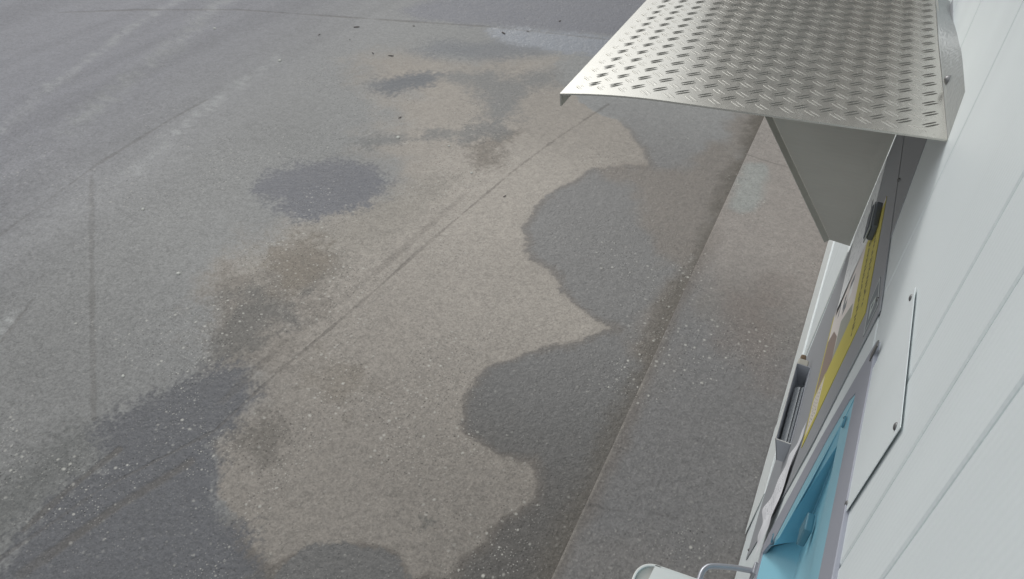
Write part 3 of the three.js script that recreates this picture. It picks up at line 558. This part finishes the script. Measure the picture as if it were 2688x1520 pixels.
// ---------------------------------------------------------------- the blue service hatch and the cover plate above it
{
  const h = thing('service_hatch', 'blue plastic service hatch in a grey frame at the near lower right', 'hatch', [0.2, 0.85, -0.9]);
  const X = 0.2075;
  const outer = [[-1.245, 1.905], [-1.339, 1.475], [-1.382, 1.20], [-1.436, 0.834], [-0.235, 0.834], [-0.235, 1.90]], inner = [[-1.20, 1.80], [-1.226, 1.75], [-1.26, 1.58], [-1.284, 1.35], [-1.306, 1.09], [-1.385, 0.866], [-0.36, 0.866], [-0.36, 1.80]];
  part('frame', wallPlate(outer, X, 0.0072, 0.0015, [inner.map((p) => p).reverse()]), M.frame, h);
  // flush surround, tapering recess, sloping chute
  part('surround', mergeGeometries([
    wallPlate([[-1.215, 1.81], [-1.21, 1.70], [-0.352, 1.70], [-0.352, 1.81]], 0.211, 0.0028),
    wallPlate([[-1.24, 1.78], [-1.268, 1.58], [-1.292, 1.35], [-1.315, 1.09], [-1.296, 1.075], [-1.264, 1.153], [-1.22, 1.455], [-1.198, 1.698], [-1.198, 1.81]], 0.2097, 0.001)]), M.blue, h);
  part('side_wall', slab([0.2112, 1.70, -1.199], [0.2112, 1.075, -1.288], [0.280, 1.05, -1.35], [0.221, 1.71, -1.17], 0.003), M.blueDeep, h);
  part('back_panel', slab([0.221, 1.71, -1.168], [0.2800, 1.05, -1.347], [0.2800, 1.05, -0.36], [0.221, 1.71, -0.36], 0.004), M.blue, h);
  part('chute', slab([0.2805, 1.052, -1.352], [0.210, 0.864, -1.405], [0.210, 0.864, -0.36], [0.2805, 1.052, -0.36], 0.004), M.blue, h);
  part('side_foot', slab([0.2112, 1.077, -1.286], [0.2105, 0.862, -1.41], [0.2106, 0.862, -1.4105], [0.2815, 1.053, -1.353], 0.002), M.blue, h);
  part('groove', slab([0.2112, 1.762, -1.19], [0.2112, 1.756, -1.19], [0.2112, 1.756, -0.36], [0.2112, 1.762, -0.36], 0.001), M.blueDark, h);
  part('latch', rbox(0.225, 1.35, -1.175, 0.243, 1.42, -1.125, 0.005).rotateZ(0), M.blueDark, h);
  const hook = (x, y, z) => new THREE.TorusGeometry(0.012, 0.0025, 8, 16, Math.PI).rotateY(Math.PI / 2).translate(x, y, z);
  part('hook', hook(0.207, 1.03, -1.335), M.blueDark, h); part('hook', hook(0.207, 1.74, -1.17), M.blueDark, h); part('hook', hook(0.207, 0.85, -1.24), M.blueDark, h);
}
{
  const p = thing('cover_plate', 'flat white cover plate screwed to the wall above the blue hatch', 'plate', [0.21, 1.9, -1.0]);
  const X = 0.2102, C4 = [[-1.17, 1.893], [-0.843, 1.887], [-0.818, 2.147], [-1.16, 2.118]];
  part('plate', wallPlate(C4, X, 0.0011, 0), M.cover, p);
  for (const [z, y] of [[-0.838, 2.125], [-1.149, 2.103], [-0.858, 1.90]]) {
    const s = part('screw', new THREE.SphereGeometry(0.0062, 12, 6, 0, Math.PI * 2, 0, Math.PI / 2).scale(1, 0.5, 1).rotateZ(Math.PI / 2).translate(X - 0.0002, y, z), M.screw, p);
  }
  part('clip', rbox(0.2052, 1.886, -1.222, 0.2083, 1.93, -1.205, 0.001), M.screw, p);
}

// ---------------------------------------------------------------- shelf and rail below the camera
{
  const s = thing('round_shelf', 'white plastic shelf with a rounded corner and raised rim at the bottom edge', 'shelf', [0.2, 0.95, -0.95]);
  const outl = (k) => { const r = new THREE.Shape(), x0 = -0.105 + k, x1 = 0.2, z0 = -1.166 + k, z1 = -0.72 - k, c = 0.06 - k, o = 0.013;
    r.moveTo(x0, z1); r.lineTo(x0, z0 + c + o * 0); r.bezierCurveTo(x0, z0 + c * 0.4, x0 + c * 0.4, z0, x0 + c, z0); r.lineTo(x1, z0 - 0.02); r.lineTo(x1, z1); r.closePath(); return r; };
  const flat = (sh, y, t, b) => new THREE.ExtrudeGeometry(sh, { depth: t, bevelEnabled: b > 0, bevelSize: b, bevelThickness: b, bevelOffset: -b, bevelSegments: 3, curveSegments: 14 }).rotateX(Math.PI / 2).translate(0, y, 0);
  part('board', flat(outl(0.004), 0.948, 0.006, 0), M.plastic, s);
  const rim = outl(0); rim.holes.push(new THREE.Path(outl(0.0075).getPoints(14).reverse()));
  part('rim', flat(rim, 0.955, 0.011, 0.0022), M.rim, s);
}
{
  const r = thing('grey_rail', 'grey bent tube rail fixed under the blue hatch', 'rail', [0.21, 0.78, -1.1]);
  const pts = [[0.2, 0.79, -1.365], [0.15, 0.79, -1.352], [0.105, 0.79, -1.335], [0.08, 0.79, -1.322], [0.069, 0.79, -1.303], [0.066, 0.79, -1.27], [0.066, 0.79, -1.0], [0.066, 0.79, -0.80]].map((p) => new THREE.Vector3(...p));
  part('tube', new THREE.TubeGeometry(new THREE.CatmullRomCurve3(pts, false, 'catmullrom', 0.3), 60, 0.0085, 12), M.tube, r);
  part('tube', new THREE.TubeGeometry(new THREE.CatmullRomCurve3([[0.066, 0.79, -0.8], [0.075, 0.79, -0.76], [0.11, 0.79, -0.745], [0.2, 0.79, -0.74]].map((p) => new THREE.Vector3(...p))), 24, 0.0085, 12), M.tube, r);
  part('mounting_plate', rbox(0.2, 0.765, -1.385, 0.2105, 0.815, -1.345, 0.003), M.tube, r);
  part('mounting_plate', rbox(0.2, 0.765, -0.76, 0.2105, 0.815, -0.72, 0.003), M.tube, r);
}

// ---------------------------------------------------------------- small things lying about
function lump(r, flat, k) {
  const g = new THREE.IcosahedronGeometry(r, 2), p = g.getAttribute('position');
  for (let i = 0; i < p.count; i++) { const x = p.getX(i), y = p.getY(i), z = p.getZ(i), s = 0.75 + 0.5 * noise(x * 2 / r + 9 + k, z * 2 / r + y / r + 5, 401 + k); p.setXYZ(i, x * s, y * s * flat, z * s); }
  g.computeVertexNormals(); return g;
}
[[-3.82, -5.22, 1.5, 'largest dark leaf scrap, on grey asphalt left of the dark damp band at the top'],
  [-4.01, -4.96, 0.8, 'small dark leaf scrap lying farthest left of all the scraps'],
  [-2.69, -5.70, 1.4, 'dark leaf scrap lying on the left end of the pale bluish puddle'],
  [-2.52, -5.82, 0.7, 'tiny dark leaf scrap in the puddle, right of a larger scrap'],
  [-2.36, -6.13, 1.0, 'dark leaf scrap lying on the dark damp band at the top edge'],
  [-3.45, -4.89, 0.9, 'left, shorter one of two dark leaf scraps lying side by side'],
  [-3.30, -4.92, 1.3, 'right, longer one of two dark leaf scraps lying side by side'],
  [-2.76, -4.16, 0.9, 'dark leaf scrap on dry asphalt below the small dark damp spot'],
  [-3.74, -5.0, 0.6, 'tiny dark leaf scrap just below the largest scrap'],
  [-3.41, -5.46, 0.7, 'tiny dark leaf scrap below the left tip of the dark damp band'],
  [-1.70, -3.66, 0.8, 'small dark leaf scrap on the beige dry patch beside the long joint']].forEach(([x, z, s, label], i) => {
  const m = new THREE.Mesh(lump(0.009 * s, 0.3, i).scale(1.8, 1, 0.7).rotateY(0.6 + i), M.scrap); m.name = numbered('leaf_scrap'); m.position.set(x, 0.003, z); m.castShadow = m.receiveShadow = true; scene.add(m);
  m.userData = { label, category: 'leaf', group: 'dark leaf scraps scattered on the asphalt' };
});
[[-2.72, -1.51, 'pale pebble beside the straight slot line in the lower left'],
  [-3.59, -2.55, 'pale pebble on grey asphalt well left of the dark oval stain'],
  [-2.64, -3.93, 'pale pebble at the left end of the ragged damp band above the oval stain'],
  [-2.0, -3.79, 'pale pebble on the beige patch left of the long joint'],
  [-4.83, -4.65, 'pale pebble highest up on the grey asphalt at the top left'],
  [-4.02, -4.45, 'pale pebble on bare grey asphalt between the leaf scraps and the scuffed streaks'],
  [-2.28, -4.0, 'pale pebble just below the ragged damp band'],
  [-3.0, -2.2, 'pale pebble on grey asphalt left of the brown mottled patches']].forEach(([x, z, label], i) => {
  const m = new THREE.Mesh(lump(0.008 + 0.004 * ((i * 7) % 3) / 2, 0.6, 30 + i), M.pebble); m.name = numbered('pebble'); m.position.set(x, 0.003, z); m.castShadow = m.receiveShadow = true; scene.add(m);
  m.userData = { label, category: 'pebble', group: 'pale pebbles scattered on the asphalt' };
});

renderer.render(scene, camera);
